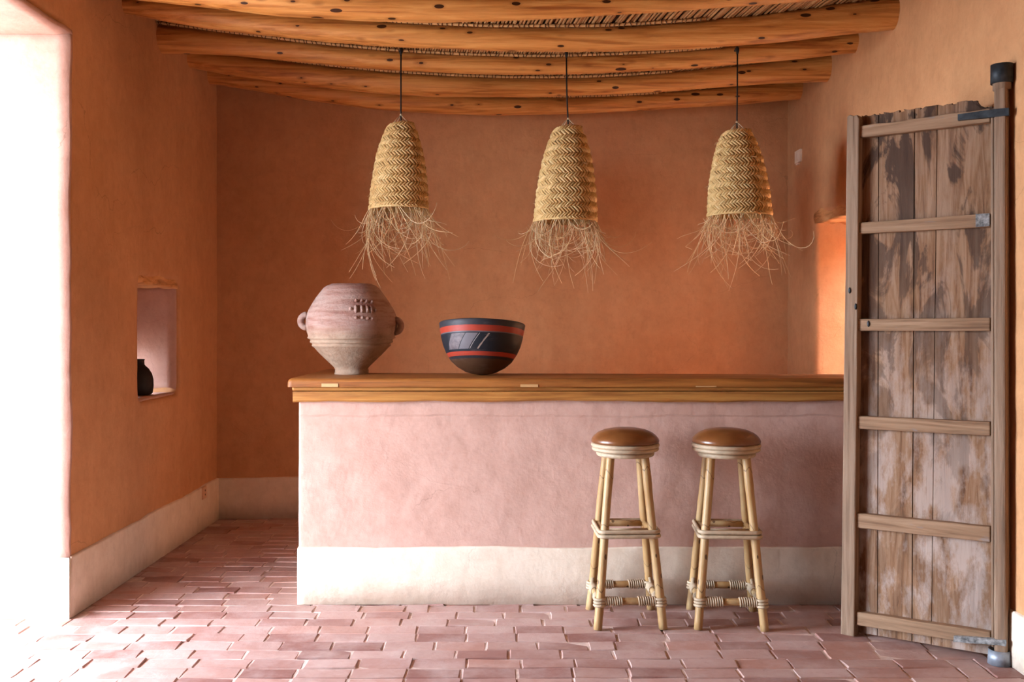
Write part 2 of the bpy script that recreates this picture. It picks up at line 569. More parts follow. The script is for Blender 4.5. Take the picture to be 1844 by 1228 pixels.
XO, XI = XL - WT - 0.004, XL + 0.004
reveal_sheet('jamb', lambda u, v: (XO + (XI - XO) * u + (rough(0, 1, v * 2.6, 0.012) if u == 1 else 0), OP1 - 0.012 + rough(u, 0, v * 2.6), 0.0 + (OPZ - 0.004) * v), 8, 40)
reveal_sheet('jamb', lambda u, v: (XO + (XI - XO) * u, OP0 + 0.012 + rough(u, 5, v * 2.6), 0.0 + (OPZ - 0.004) * v), 8, 40)
reveal_sheet('soffit', lambda u, v: (XO + (XI - XO) * u + (rough(3, 1, v * 2.6, 0.012) if u == 1 else 0), OP0 + (OP1 - OP0) * v, OPZ - 0.012 + rough(u, 9, v * 2.6)), 8, 40, 'counter')


# unseen roof added outside the doorway to hold sky light off jamb and floor
tag(obj('ceiling_sky_shade', box(bmesh.new(), XL - WT - 2.5, XL - WT - 0.01, -4.4, 7.2, 2.72, 2.95), 'counter'), 'plastered roof added outside the doorway to shade the opening', kind='structure')


# pale lining of the small window; blocks added on its outer side dim the light
NY0, NY1, NZ0, NZ1 = NI
reveal_sheet('window_lining', lambda u, v: (XL - WT + 0.02 + (WT - 0.04) * u, NY1 - 0.004 + rough(u, 2, v), NZ0 + (NZ1 - NZ0) * v), 8, 12, 'counter')
reveal_sheet('window_sill', lambda u, v: (XL - WT + 0.02 + (WT - 0.04) * u, NY0 + (NY1 - NY0) * v, NZ0 - 0.004 + 0.3 * rough(u, 4, v)), 8, 12, 'counter')
o = obj('window_light_block', box(bmesh.new(), XL - WT - 0.02, XL - WT + 0.10, NY0 - 0.03, NY0 + 0.41, NZ0 - 0.03, NZ1 + 0.03), 'counter', wl)
o = obj('window_light_block', box(bmesh.new(), XL - WT - 0.02, XL - WT + 0.10, NY0 + 0.38, NY1 + 0.03, NZ0 + 0.27, NZ1 + 0.03), 'counter', wl)


# plinth bands with a hand-cut wavy top
def band(name, pts, h, th, mat, parent=None, z0=0.0, seed=0.0, amp=0.008):
    """pts: plan polyline on the wall face; th: unit normals are turned left of the walk"""
    bm = bmesh.new()
    dense = []
    for (a, b) in zip(pts, pts[1:]):
        a, b = Vector(a), Vector(b)
        n = max(2, int((b - a).length / 0.03))
        dense += [a.lerp(b, i / n) for i in range(n)]
    dense.append(Vector(pts[-1]))
    rows = []
    s = 0.0
    for i, p in enumerate(dense):
        q = dense[min(i + 1, len(dense) - 1)] - dense[max(i - 1, 0)]
        if i:
            s += (p - dense[i - 1]).length
        nv = Vector((-q.y, q.x)).normalized()
        top = h + amp * noise.noise((s * 2.2, seed, 0)) + 0.5 * amp * noise.noise((s * 9, seed, 3))
        o = th + 0.3 * amp * noise.noise((s * 3, seed, 7))
        rows.append([bm.verts.new((*(p + nv * k), z)) for k, z in ((-0.03, z0), (o, z0), (o + 0.001, h * 0.5), (o, top - 0.008), (o - 0.004, top), (-0.03, top + 0.002))])
    for r0, r1 in zip(rows, rows[1:]):
        for k in range(5):
            bm.faces.new((r0[k], r1[k], r1[k + 1], r0[k + 1]))
    bm.faces.new(rows[0])
    bm.faces.new(rows[-1][::-1])
    bmesh.ops.recalc_face_normals(bm, faces=bm.faces)
    return obj(name, bm, mat, parent, True)


tag(band('baseboard_left', [(XL, OP1 - 0.02), (XL, backy(XL) + 0.02)][::-1], 0.268, 0.016, 'plinth', seed=1), 'cream plinth band along the left wall', kind='structure')
tag(band('baseboard_back', [(XL - 0.02, backy(XL)), (XR, backy(XR))][::-1], 0.27, 0.016, 'plinth', seed=2), 'cream plinth band along the back wall', kind='structure')
tag(band('baseboard_jamb', [(XL + 0.012, OP1 - 0.014), (XL - WT, OP1 - 0.014)][::-1], 0.268, -0.014, 'plinth', seed=3), 'white plinth band at the foot of the doorway jamb', kind='structure')
tag(band('baseboard_right', [(XR, 0.5), (XR, 4.55)], 0.21, 0.016, 'plinth', seed=4), 'pale plinth band along the right wall', kind='structure')

# ---- ceiling: roof slab, mat of reeds, tied canes
ZM = smoothstep_curve([(-1.95, 2.95), (-1.5, 2.885), (-1, 2.832), (-.5, 2.787), (0, 2.766), (.5, 2.77), (1, 2.80), (1.5, 2.855), (1.9, 2.91)], 4)
bm = bmesh.new()
xs = [XL - WT + 4.9 * i / 30 for i in range(31)]
for y0, y1 in ((-4.4, 7.3),):
    rows = [[bm.verts.new((x, y, z)) for (y, z) in ((y0, ZM(min(max(x, XL), XR)) + 0.03), (y1, ZM(min(max(x, XL), XR)) + 0.03), (y1, 3.3), (y0, 3.3))] for x in xs]
    for a, b in zip(rows, rows[1:]):
        for k in range(4):
            bm.faces.new((a[k], b[k], b[(k + 1) % 4], a[(k + 1) % 4]))
    bm.faces.new(rows[0])
    bm.faces.new(rows[-1])
bmesh.ops.recalc_face_normals(bm, faces=bm.faces)
ceil = tag(obj('ceiling', bm, 'roof'), 'reed matting ceiling sagging over log beams', kind='structure')

rnd = random.Random(5)
bm = bmesh.new()
x = XL - 0.3
while x < XR + 0.9:
    r = rnd.uniform(0.0055, 0.0085)
    a = -0.13 + rnd.uniform(-0.015, 0.015)
    pts = []
    for y in (-4.0, 2.0, 4.2, 4.7, 5.2, 5.7, 6.2, 6.9):
        xx = x + a * (y - 5.5)
        pts.append((xx, y, ZM(min(max(xx, XL), XR)) + 0.008 + rnd.uniform(-0.004, 0.004)))
    if all(XL - 0.6 < p[0] < XR + 1.4 for p in pts):
        tube(bm, pts, r, 5, cap=False)
    x += rnd.uniform(0.0125, 0.0165)
tag(obj('reed_mat', bm, 'reed', ceil, True), kind='stuff')

# ---- log beams: lower outline measured as (column, row) pairs, depth at the left and right end
BEAMS = [
    (4.50, 4.50, [(100, -22), (230, -4), (314, 9.5), (428, 23), (542, 32), (655, 39), (769, 39), (900, 37), (1054, 33), (1207, 23), (1361, 9), (1540, -6), (1680, -20)]),
    (5.02, 4.96, [(235, 24), (287, 38), (390, 56), (542, 68), (655, 78), (731, 88), (900, 95), (1054, 94), (1207, 86), (1345, 79), (1438, 75), (1540, 64), (1607, 52)]),
    (5.54, 5.52, [(292, 95), (352, 100), (428, 104), (542, 110), (655, 123), (769, 131), (900, 136), (1054, 134), (1207, 123), (1361, 115), (1484, 104), (1537, 95)]),
    (6.03, 5.99, [(344, 123), (428, 139), (542, 152), (637, 166), (731, 172), (900, 175), (1054, 173), (1207, 163), (1361, 154), (1478, 147)]),
    (6.43, 6.58, [(394, 152), (466, 167), (580, 183), (693, 199), (807, 206), (900, 207), (1054, 205), (1207, 195), (1361, 187), (1435, 179)]),
]
BL = ['fifth pine log beam out from the back wall, running over the daylight doorway corner',
      'fourth pine log beam out from the back wall, with pale axe-cut flakes',
      'third pine log beam out from the back wall, carrying the lamp cord hooks',
      'second pine log beam out from the back wall, grey-brown at its plain end',
      'slim orange pine log beam running right against the back wall']
beams = []
for bi, (d0, d1, tab) in enumerate(BEAMS):
    bm = bmesh.new()
    pts = []
    for px, py in tab:
        d = d0 + (d1 - d0) * (px - 300) / 1250
        X = (px - CX) * d / F
        pts.append((X, math.atan((HY - py) / F)))
    th = smoothstep_curve(pts, 5)
    n, sides = 64, 18
    rings = []
    for i in range(n + 1):
        x = XL - 0.12 + (XR - XL + 0.24) * i / n
        xc = min(max(x, pts[0][0]), pts[-1][0])
        d = d0 + (d1 - d0) * (x - XL) / (XR - XL)
        t = float(th(xc))
        zb = CH + d * math.tan(t)
        r = min(max((float(ZM(min(max(x, XL), XR))) - zb) / 2 + 0.004, 0.050), 0.088)
        r += 0.004 * noise.noise((x * 2.0, bi * 5.1, 0)) + 0.003 * noise.noise((x * 7.0, bi * 3.1, 2))
        zc = CH + d * math.tan(t) + r / math.cos(t)
        y = d + 0.012 * noise.noise((x * 0.9, bi * 2.7, 9))
        ring = []
        for k in range(sides):
            a = 2 * PI * k / sides
            rr = r * (1 + 0.07 * noise.noise((x * 3.5, math.cos(a) * 1.6 + bi * 7, math.sin(a) * 1.6)) + 0.03 * noise.noise((x * 11, math.cos(a) * 3 + bi * 7, math.sin(a) * 3)))
            ring.append(bm.verts.new((x, y + rr * math.cos(a), zc + rr * math.sin(a))))
        rings.append(ring)
    for a, b in zip(rings, rings[1:]):
        for k in range(sides):
            bm.faces.new((a[k], b[k], b[(k + 1) % sides], a[(k + 1) % sides]))
    bm.faces.new(rings[0])
    bm.faces.new(rings[-1][::-1])
    bmesh.ops.recalc_face_normals(bm, faces=bm.faces)
    o = tag(obj('ceiling_beam', bm, 'log', None, True), BL[bi], 'beam', 'pine log beams under the ceiling', 'thing')
    beams.append((o, d0, d1))

# canes tied along the reeds beside each log
for bi in range(1, 5):
    d0, d1 = BEAMS[bi][0], BEAMS[bi][1]
    bm = bmesh.new()
    st = bmesh.new()
    pts = []
    x = XL
    while x < XR - (0.9 if bi != 2 else 0.7):
        y = d0 + (d1 - d0) * (x - XL) / (XR - XL) - 0.082 - 0.012 * noise.noise((x, bi, 1))
        pts.append(Vector((x, y, float(ZM(x)) - 0.006 + 0.003 * noise.noise((x * 3, bi, 4)))))
        x += 0.05
    tube(bm, pts, 0.0075, 8)
    o = obj('tied_cane', bm, 'caneL', ceil, True)
    for p, q in zip(pts, pts[1:]):
        for f in (0.15, 0.65):
            c = p.lerp(q, f + rnd.uniform(-0.12, 0.12))
            lean = rnd.uniform(-0.006, 0.006)
            ring = [c + Vector((lean * math.sin(a), 0.0098 * math.cos(a), 0.0105 * math.sin(a))) for a in (i * 2 * PI / 7 for i in range(7))]
            tube(st, ring, 0.0022, 4, closed=True)
    tag(obj('twine_stitching', st, 'stitch', o, True), kind='stuff')

# ---- floor: mortar bed and bricks laid in running bond
fl = tag(obj('floor', box(bmesh.new(), XL - WT - 0.3, XR + 0.6, -4.1, 7.2, -0.12, -0.0045), 'mortar'), 'terracotta brick floor laid in running bond', kind='structure')
gr = bmesh.new()
box(gr, -40, -2.76, -30, 30, -0.2, -0.03)
tag(obj('ground', gr, 'ground'), 'sandy ground outside the openings', kind='structure')


tag(obj('floor_added_passage', box(bmesh.new(), 2.51, 4.7, 3.9, 8.2, -0.2, -0.03), 'mortar'), 'pale floor of the added passage', kind='structure')  # unseen floor belonging to the added passage


def brick_outline(r):
    L, W = 0.1012, 0.0506
    j = lambda k: r.uniform(-k, k)
    return [(-L + j(.003), -W + j(.002)), (0.0 + j(.03), -W + j(.0022)), (L + j(.003), -W + j(.002)), (L + j(.002), 0 + j(.02)),
            (L + j(.003), W + j(.002)), (0 + j(.03), W + j(.0022)), (-L + j(.003), W + j(.002)), (-L + j(.002), 0 + j(.02))]


def brick_geo(bm, r, mat=Matrix.Identity(4)):
    o = brick_outline(r)
    ch = r.uniform(0.002, 0.004)
    tl = [r.uniform(-0.0025, 0.0025) for _ in range(2)]
    lev = []
    for k, z in ((1.0, -0.03), (1.0, -0.004), (0.0, 0.0)):
        row = []
        for x, y in o:
            s = (1 - ch / 0.1, 1 - ch / 0.05) if k == 0.0 else (1, 1)
            zz = z + (tl[0] * x / 0.1 + tl[1] * y / 0.05) if z > -0.02 else z
            row.append(bm.verts.new(mat @ Vector((x * s[0], y * s[1], zz))))
        lev.append(row)
    for a, b in zip(lev, lev[1:]):
        for k in range(8):
            bm.faces.new((a[k], a[(k + 1) % 8], b[(k + 1) % 8], b[k]))
    bm.faces.new(lev[-1])


rb = random.Random(11)
variants = []
for i in range(14):
    b_ = bmesh.new()
    brick_geo(b_, rb)
    me = bpy.data.meshes.new('brick')
    b_.normal_update()
    b_.to_mesh(me)
    b_.free()
    me.materials.append(M['brick'])
    variants.append(me)
near, far = [], []
row = 0
y = 1.0
while y < backy(XL) + 0.2:
    x = XL - WT - 0.25 + rb.uniform(0, 0.2)
    while x < XR + 0.4:
        L = 0.2055 + rb.uniform(-0.003, 0.004)
        cut = rb.random()
        sx = 1.0 if cut > 0.045 else 0.5
        cxx = x + L * sx / 2
        yy = y + 0.003 * noise.noise((cxx * 1.5, row, 0)) + 0.006 * noise.noise((cxx * .4, y * .4, 5))
        x += L * sx
        if XL - 0.02 < cxx < XR or (OP0 < y < OP1 and cxx < XL) or (DW[0] < y < DW[1]):
            px, py = CX + cxx * F / yy, HY + CH * F / yy
            seen = -60 < px < 1900 and py < 1262 and not (cxx > -0.93 and yy > 4.63) and not (cxx > 1.50 and yy > 4.3)
            (near if seen else far).append((cxx, yy, sx, rb.randrange(14), rb.choice((0, PI)) + rb.uniform(-0.01, 0.01), rb.uniform(-0.002, 0.0008)))
    y += 0.1035
    row += 1
near.sort(key=lambda b: b[1])
far += near[300:]
for cxx, yy, sx, vi, rot, dz in near[:300]:
    o = bpy.data.objects.new('brick', variants[vi])
    COL.objects.link(o)
    o.parent = fl
    o.location = (cxx, yy, dz)
    o.rotation_euler = (0, 0, rot)
    o.scale = (sx * (0.985 if sx == 1 else 0.96), 1, 1)
bm = bmesh.new()
for cxx, yy, sx, vi, rot, dz in far:
    brick_geo(bm, rb, Matrix.Translation((cxx, yy, dz)) @ Matrix.Diagonal((sx * 0.985, 1, 1, 1)))
tag(obj('brick_field', bm, 'bricks', fl), kind='stuff')


# ---- rough timber lintels over the small window and the bar doorway
def rough_piece(name, x0, x1, y0, y1, z0, z1, mat, amp, seed, parent):
    bm = box(bmesh.new(), x0, x1, y0, y1, z0, z1)
    bmesh.ops.subdivide_edges(bm, edges=bm.edges, cuts=7, use_grid_fill=True)
    for v in bm.verts:
        n = noise.noise_vector((v.co.x * 14 + seed, v.co.y * 14, v.co.z * 14))
        v.co += n * amp
    return obj(name, bm, mat, parent, True)


rough_piece('lintel', XL - 0.40, XL - 0.015, NI[0] - 0.04, NI[1] + 0.03, NI[3] - 0.035, NI[3] + 0.03, 'lintel', 0.022, 1, wl)
rough_piece('lintel', XR + 0.012, XR + 0.40, DW[0] - 0.03, DW[1] + 0.02, DW[2] - 0.035, DW[2] + 0.05, 'lintel', 0.025, 6, wr)

# ------------------------------------------------------------------ bar counter
CF, CL = 4.588, -0.983          # front face depth, left end
ct = tag(empty('bar_counter', (CL, CF, 0)), 'pink plaster bar counter with a white painted foot', 'counter')


def loc(bm, o=Vector((CL, CF, 0))):
    bmesh.ops.translate(bm, verts=bm.verts, vec=-o)
    return bm


def counter_plan(z0, z1, inset):
    bm = bmesh.new()
    e = inset
    pl = [(CL - e, CF - e), (XR - 0.01, CF - e), (XR - 0.01, 4.87), (-0.79, 5.02), (-0.79, 5.43), (CL - e, 5.43)]
    a = [bm.verts.new((x, y, z0)) for x, y in pl]
    b = [bm.verts.new((x, y, z1)) for x, y in pl]
    for k in range(6):
        bm.faces.new((a[k], a[(k + 1) % 6], b[(k + 1) % 6], b[k]))
    bm.faces.new(a[::-1])
    bm.faces.new(b)
    return bm


o = obj('plaster_body', loc(counter_plan(0.0, 0.974, 0)), 'counter', ct)
adobe(o, 0.02, 2, 0.008)
o = band('painted_foot', [(CL, 5.43), (CL, CF), (XR - 0.02, CF)][::-1], 0.264, 0.0065, 'plinth', ct, seed=8, amp=0.007)
for v in o.data.vertices:
    v.co -= Vector((CL, CF, 0))
tag(o, 'white painted foot of the counter')

# timber top: L-shaped slab with a rounded edge, a moulding, a wavy fascia board
ZT0 = 1.043
tp = tag(empty('counter_top', (CL, CF, 0.985)), 'honey brown timber bar top with rounded edge on pink counter', 'counter top')
TO = Vector((CL, CF, 0.985))


def ell(e, z0, z1, wid=4.885, ret=-0.785, back=5.45):
    bm = bmesh.new()
    pl = [(CL - e, CF - e), (XR - 0.015, CF - e), (XR - 0.015, wid), (ret, 5.035), (ret, back), (CL - e, back)]
    a = [bm.verts.new((x, y, z0)) for x, y in pl]
    b = [bm.verts.new((x, y, z1)) for x, y in pl]
    for k in range(6):
        bm.faces.new((a[k], a[(k + 1) % 6], b[(k + 1) % 6], b[k]))
    bm.faces.new(a[::-1])
    bm.faces.new(b)
    return bm


bm = ell(0.045, 1.004, ZT0)
eds = [e for e in bm.edges if abs(e.verts[0].co.z - ZT0) < 1e-4 and abs(e.verts[1].co.z - ZT0) < 1e-4 and
       (all(abs(v.co.y - (CF - 0.045)) < 1e-4 for v in e.verts) or all(abs(v.co.x - (CL - 0.045)) < 1e-4 for v in e.verts))]
eds += [e for e in bm.edges if all(abs(v.co.x - (CL - 0.045)) < 1e-4 and abs(v.co.y - (CF - 0.045)) < 1e-4 for v in e.verts)]
bmesh.ops.bevel(bm, geom=eds, offset=0.026, segments=5, profile=0.6, affect='EDGES')
obj('slab', loc(bm, TO), 'top', tp, True)
tp.children[0].modifiers.new('split', 'EDGE_SPLIT').split_angle = math.radians(40)
bm = ell(0.026, 0.984, 1.0045)
bevel(obj('moulding', loc(bm, TO), 'fascia', tp), 0.008, 3)


def wavy_board(x0, x1, y0, y1, ztop, zb, seed, n=120):
    bm = bmesh.new()
    rows = []
    for i in range(n + 1):
        x = x0 + (x1 - x0) * i / n
        b = zb + 0.006 * noise.noise((x * 4.2, seed, 0)) + 0.007 * noise.noise((x * 1.7, seed, 5)) + 0.002 * noise.noise((x * 15, seed, 2))
        rows.append([bm.verts.new((x, y, z)) for y, z in ((y0, ztop), (y1, ztop), (y1, b), (y0 + 0.006, b), (y0, b + 0.007))])
    for a, b in zip(rows, rows[1:]):
        for k in range(5):
            bm.faces.new((a[k], a[(k + 1) % 5], b[(k + 1) % 5], b[k]))
    bm.faces.new(rows[0][::-1])
    bm.faces.new(rows[-1])
    bmesh.ops.recalc_face_normals(bm, faces=bm.faces)
    return bm


bm = wavy_board(CL - 0.022, XR - 0.02, CF - 0.026, CF - 0.008, 0.9815, 0.936, 3)
obj('fascia_board', loc(bm, TO), 'fascia', tp)
bm = box(bmesh.new(), CL - 0.022, CL - 0.008, CF - 0.0075, 5.43, 0.938, 0.9815)
bevel(obj('end_board', loc(bm, TO), 'fascia', tp), 0.004)
for px0, px1, yy0, yy1 in ((579, 609, 690.5, 697), (937, 969, 692, 698), (1253, 1290, 695, 701)):
    a, b = P(px0, yy0, CF - 0.045), P(px1, yy1, CF - 0.045)
    bm = box(bmesh.new(), a.x, b.x, CF - 0.0475, CF - 0.03, max(b.z, 1.0045), a.z)
    tag(obj('inlaid_patch', loc(bm, TO), 'patch', tp), 'pale let-in patch of wood')

# ------------------------------------------------------------------ clay pot
k = 4.255e-4
PR = [(245, 90), (275, 98), (322, 130), (368, 190), (412, 250), (452, 315), (488, 375), (512, 430), (525, 490), (528, 555), (518, 630), (498, 690), (508, 700), (506, 712), (484, 722),
      (470, 735), (480, 748), (476, 762), (452, 772), (448, 782), (458, 792), (450, 806), (430, 818), (398, 855), (352, 905), (300, 955), (250, 1003), (207, 1045), (190, 1072), (193, 1105), (200, 1130)]
prof = [(r * k, (1130 - y) * k) for r, y in PR]
pz = ZT0
pd = 4.935
pot = tag(empty('clay_pot', ((633 - CX) * pd / F, pd, pz)), 'large dusty terracotta pot with two lug handles on the bar', 'pot')
full = prof[::-1]
top = full[-1]
inner = [(r - 0.014, z) for r, z in full[::-1] if z > 0.02]
bm = bmesh.new()
lathe(bm, full + [(top[0] - 0.006, top[1] + 0.004), (top[0] - 0.014, top[1])] + inner[1:], 72, True, True, 0.02, 3)
bmesh.ops.recalc_face_normals(bm, faces=bm.faces)
obj('vessel', bm, 'pot', pot, True)


def pot_r(z):
    return float(np.interp(z, [p[1] for p in full], [p[0] for p in full]))


for side, yaw in ((-1, 0.18), (1, -0.05)):
    bm = bmesh.new()
    zc = (1130 - (515 if side < 0 else 570)) * k
    pts = []
    for i in range(11):
        a = -PI / 2 + PI * i / 10
        pts.append(((pot_r(zc) - 0.008 + 0.031 * math.cos(a)), 0, zc + 0.031 * math.sin(a)))
    tube(bm, pts, 0.0165, 12)
    bmesh.ops.scale(bm, verts=bm.verts, vec=(1, 1.3, 1))
    bmesh.ops.rotate(bm, verts=bm.verts, cent=(0, 0, 0), matrix=Matrix.Rotation((PI if side < 0 else 0) + yaw, 3, 'Z'))
    obj('lug_handle', bm, 'pot', pot, True)
bumps = [(785, 290, 18, 18), (840, 292, 18, 18), (892, 298, 18, 18), (945, 305, 18, 18), (735, 380, 20, 18), (990, 400, 14, 18),
         (790, 380, 20, 48), (850, 380, 20, 48), (905, 383, 20, 46), (945, 385, 14, 42), (800, 475, 20, 17), (862, 478, 20, 17), (915, 484, 20, 17), (960, 488, 16, 17)]
for cx_, cy_, wx, wz in bumps:
    z = (1130 - cy_) * k
    r = pot_r(z)
    xx = (cx_ - 665) * k
    a = math.asin(xx / r)
    slope = math.atan2(pot_r(z - 0.01) - pot_r(z + 0.01), 0.02)
    bm = bmesh.new()
    bmesh.ops.create_icosphere(bm, subdivisions=2, radius=1)
    bmesh.ops.scale(bm, verts=bm.verts, vec=(wx * k * 1.15, 0.017, wz * k * 1.1))
    bmesh.ops.rotate(bm, verts=bm.verts, cent=(0, 0, 0), matrix=Matrix.Rotation(-slope, 3, 'X'))
    bmesh.ops.translate(bm, verts=bm.verts, vec=(0, -r * 0.995, z))
    bmesh.ops.rotate(bm, verts=bm.verts, cent=(0, 0, 0), matrix=Matrix.Rotation(a, 3, 'Z'))
    obj('relief_bump', bm, 'pot', pot, True)

# ------------------------------------------------------------------ painted bowl
bd = 4.80
BH, BR = 0.236, 0.2105
bp = [(0.010, 0.0), (0.042, 0.004), (0.075, 0.013), (0.115, 0.035), (0.147, 0.0625), (0.172, 0.101), (0.188, 0.138), (0.197, 0.172), (0.204, 0.210), (0.2095, 0.243)]
bi_ = [(max(r - 0.011, 0.002), z + (0.012 if z < 0.1 else 0.004)) for r, z in bp[:-1]]
bm = bmesh.new()
bpf = []
for (r0, z0), (r1, z1) in zip(bp, bp[1:]):
    for s in (0, 0.5):
        bpf.append((r0 + (r1 - r0) * s, z0 + (z1 - z0) * s))
bpf.append(bp[-1])
lathe(bm, bpf + [(0.207, 0.2465), (0.2005, 0.243)] + bi_[::-1], 80, True, True, 0.01, 8)
bmesh.ops.recalc_face_normals(bm, faces=bm.faces)
bowl = obj('wooden_bowl', bm, 'bowl', None, True)
tag(bowl, 'dark wooden bowl painted with two red bands, resting on the bar', 'bowl')
tilt = math.radians(-8.0)
bowl.rotation_euler = (tilt, math.radians(1.4), 0.55)
bowl.rotation_mode = 'XYZ'
Rm = (Matrix.Rotation(tilt, 3, 'X') @ Matrix.Rotation(math.radians(1.4), 3, 'Y'))
bowl.rotation_euler = Rm.to_euler()
low = min((Rm @ v.co).z for v in bowl.data.vertices)
bowl.location = ((866 - CX) * bd / F, bd, ZT0 - low + 0.001)

# ------------------------------------------------------------------ woven pendant lamps
PD = 5.40
mpp = PD / F
hook_d = BEAMS[2][0]


def pendant(cord_px, hook_py, top_px, top_py, bot_px, bot_py, scale, seed, label):
    rp = random.Random(seed)
    root = tag(empty('pendant_lamp', (0, 0, 0)), label, 'pendant lamp', 'woven straw pendant lamps over the bar')
    X0 = (cord_px - CX) * mpp
    zh = CH + (HY - hook_py) * mpp
    zt = CH + (HY - top_py) * mpp
    zb = CH + (HY - bot_py) * mpp
    root.location = (X0, PD, zb)
    o0 = Vector((X0, PD, zb))
    H = zt - zb
    tx, bx_ = (top_px - CX) * mpp - X0, (bot_px - CX) * mpp - X0
    # shade profile
    pr = [(0.0, 0.153), (0.12, 0.150), (0.3, 0.143), (0.5, 0.131), (0.68, 0.115), (0.82, 0.097), (0.93, 0.080), (1.0, 0.062)]
    R = lambda v: float(np.interp(v, [p[0] for p in pr], [p[1] for p in pr])) * scale
    ax = lambda v: bx_ + (tx - bx_) * v

    def sp(a, v, off):
        rr = (R(v) + off) * (1 + 0.03 * math.sin(2 * a + seed))
        return Vector((ax(v) + rr * math.cos(a), rr * math.sin(a), H * v))
    # lining
    bm = bmesh.new()
    n = 40
    rings = [[bm.verts.new(sp(2 * PI * q / n, v, -0.0045)) for q in range(n)] for v in [i / 14 for i in range(15)]]
    for a, b in zip(rings, rings[1:]):
        for q in range(n):
            bm.faces.new((a[q], a[(q + 1) % n], b[(q + 1) % n], b[q]))
    obj('lining', bm, 'lining', root, True)
    # plait: one braid wound in a spiral, two rows of slanted strands to the braid
    bm = bmesh.new()
    turns = 9.4
    hb = 1.0 / turns
    a = 0.0
    while True:
        v = -hb * 0.55 + (a / (2 * PI)) * hb
        if v > 1.0 + hb * 0.2:
            break
        r = R(min(max(v, 0), 1))
        for half in (-1, 1):
            w_ = 0.0088 * rp.uniform(0.85, 1.15)
            L = hb * 0.60
            slant = hb * H * 0.62 / r
            rows = []
            jit = rp.uniform(-0.0018, 0.0018)
            L *= rp.uniform(0.94, 1.08)
            ph = 0.5 * 0.0185 / r if half > 0 else 0
            for t in (0.0, 0.33, 0.67, 1.0):
                vv = v + half * L * (t - 0.10)
                aa = a + ph + slant * (t - 0.5) * (1 if half > 0 else 1)
                base = 0.001 + 0.0095 * math.sin(PI * min(1, 0.12 + 0.8 * t)) - 0.003 * t + jit
                vv = min(max(vv, 0.0), 1.03)
                wv = w_ * (0.75 if t in (0.0, 1.0) else 1.0)
                da = wv / r * 0.5
                dv = wv / H * 0.35
                rows.append([bm.verts.new(sp(aa - da, vv + half * dv, base - 0.0045)), bm.verts.new(sp(aa, vv, base + 0.003)), bm.verts.new(sp(aa + da, vv - half * dv, base - 0.0045))])
            for p, q in zip(rows, rows[1:]):
                for s in range(2):
                    f = (p[s], p[s + 1], q[s + 1], q[s])
                    bm.faces.new(f if half > 0 else f[::-1])
        a += 0.0185 / r * rp.uniform(0.92, 1.08)
    # rim cord at the lower edge
    tube(bm, [sp(2 * PI * i / 48, 0.006, 0.004) for i in range(48)], 0.005, 5, closed=True)
    tag(obj('plaited_shade', bm, 'straw', root, True), 'basket shade of plaited straw')
    # fringe
    bm = bmesh.new()
    for i in range(165):
        a = rp.uniform(0, 2 * PI)
        p = sp(a, 0.004, rp.uniform(-0.008, 0.006))
        L = rp.choice((0.14, 0.20, 0.26, 0.33, 0.40)) * rp.uniform(0.8, 1.15)
        rad, tan = Vector((math.cos(a), math.sin(a), 0)), Vector((-math.sin(a), math.cos(a), 0))
        dr = (rad * rp.uniform(0.0, 0.75) + tan * rp.uniform(-0.8, 0.8) + Vector((0, 0, -1.0))).normalized()
        axis = Vector((rp.uniform(-1, 1), rp.uniform(-1, 1), rp.uniform(-0.5, 0.5))).normalized()
        bend = rp.uniform(0.06, 0.42) * rp.choice((-1, 1))
        pts = [p.copy()]
        m = 13
        for s in range(m):
            dr = Matrix.Rotation(bend * (0.4 if s < 4 else 1.0), 3, axis) @ dr
            dr = (dr + Vector((0, 0, -0.13)) - rad * 0.06 * (s > 2)).normalized()
            p = p + dr * (L / m)
            pts.append(p.copy())
        th_ = rp.uniform(0.0012, 0.0022)
        tube(bm, pts, [th_ * (1.1 - 0.6 * s / m) for s in range(m + 1)], 4, cap=False)
    for i in range(40):                      # stray ends on the plait
        a, v = rp.uniform(0, 2 * PI), rp.uniform(0.03, 0.97)
        p = sp(a, v, 0.008)
        dr = Vector((math.cos(a), math.sin(a), rp.uniform(-0.8, 0.3))) + Vector((-math.sin(a), math.cos(a), 0)) * rp.uniform(-1.5, 1.5)
        dr.normalize()
        tube(bm, [p, p + dr * 0.012, p + dr * rp.uniform(0.02, 0.035) + Vector((0, 0, -0.004))], 0.0009, 3, cap=False)
    tag(obj('straw_fringe', bm, 'fringe', root, True), 'frayed fringe of loose straw ends', kind='stuff')
    # cord, hook, strings
    bm = bmesh.new()
    tube(bm, [(0, 0, zh - zb), (tx * 0.2, 0, (zh - zb + H) / 2), (tx, 0, H + 0.035), (tx, 0, H - 0.05)], 0.0042, 8)
    obj('cord', bm, 'black', root, True)
    bm = bmesh.new()
    tube(bm, [(0, 0.06, zh - zb + 0.006), (0, 0.012, zh - zb + 0.010), (0, -0.004, zh - zb + 0.002), (0, -0.003, zh - zb - 0.014), (0, 0.003, zh - zb - 0.03)], [0.006, 0.007, 0.0085, 0.0085, 0.005], 8)
    obj('hook', bm, 'black', root, True)
    for sgn in (-1, 1):
        bm = bmesh.new()
        kn = Vector((tx, 0, H + 0.058))
        for j in range(2):
            e = sp((PI if sgn < 0 else 0) + (0.9 if j else -0.5) * sgn, 0.985, -0.012)
            tube(bm, [kn, kn.lerp(e, 0.5) + Vector((sgn * 0.004, 0, 0)), e], 0.0019, 5)
        obj('string', bm, 'string', root, True)
    bm = bmesh.new()
    bmesh.ops.create_icosphere(bm, subdivisions=2, radius=0.007)
    bmesh.ops.translate(bm, verts=bm.verts, vec=(tx, 0, H + 0.058))
    obj('knot', bm, 'string', root, True)
    return root


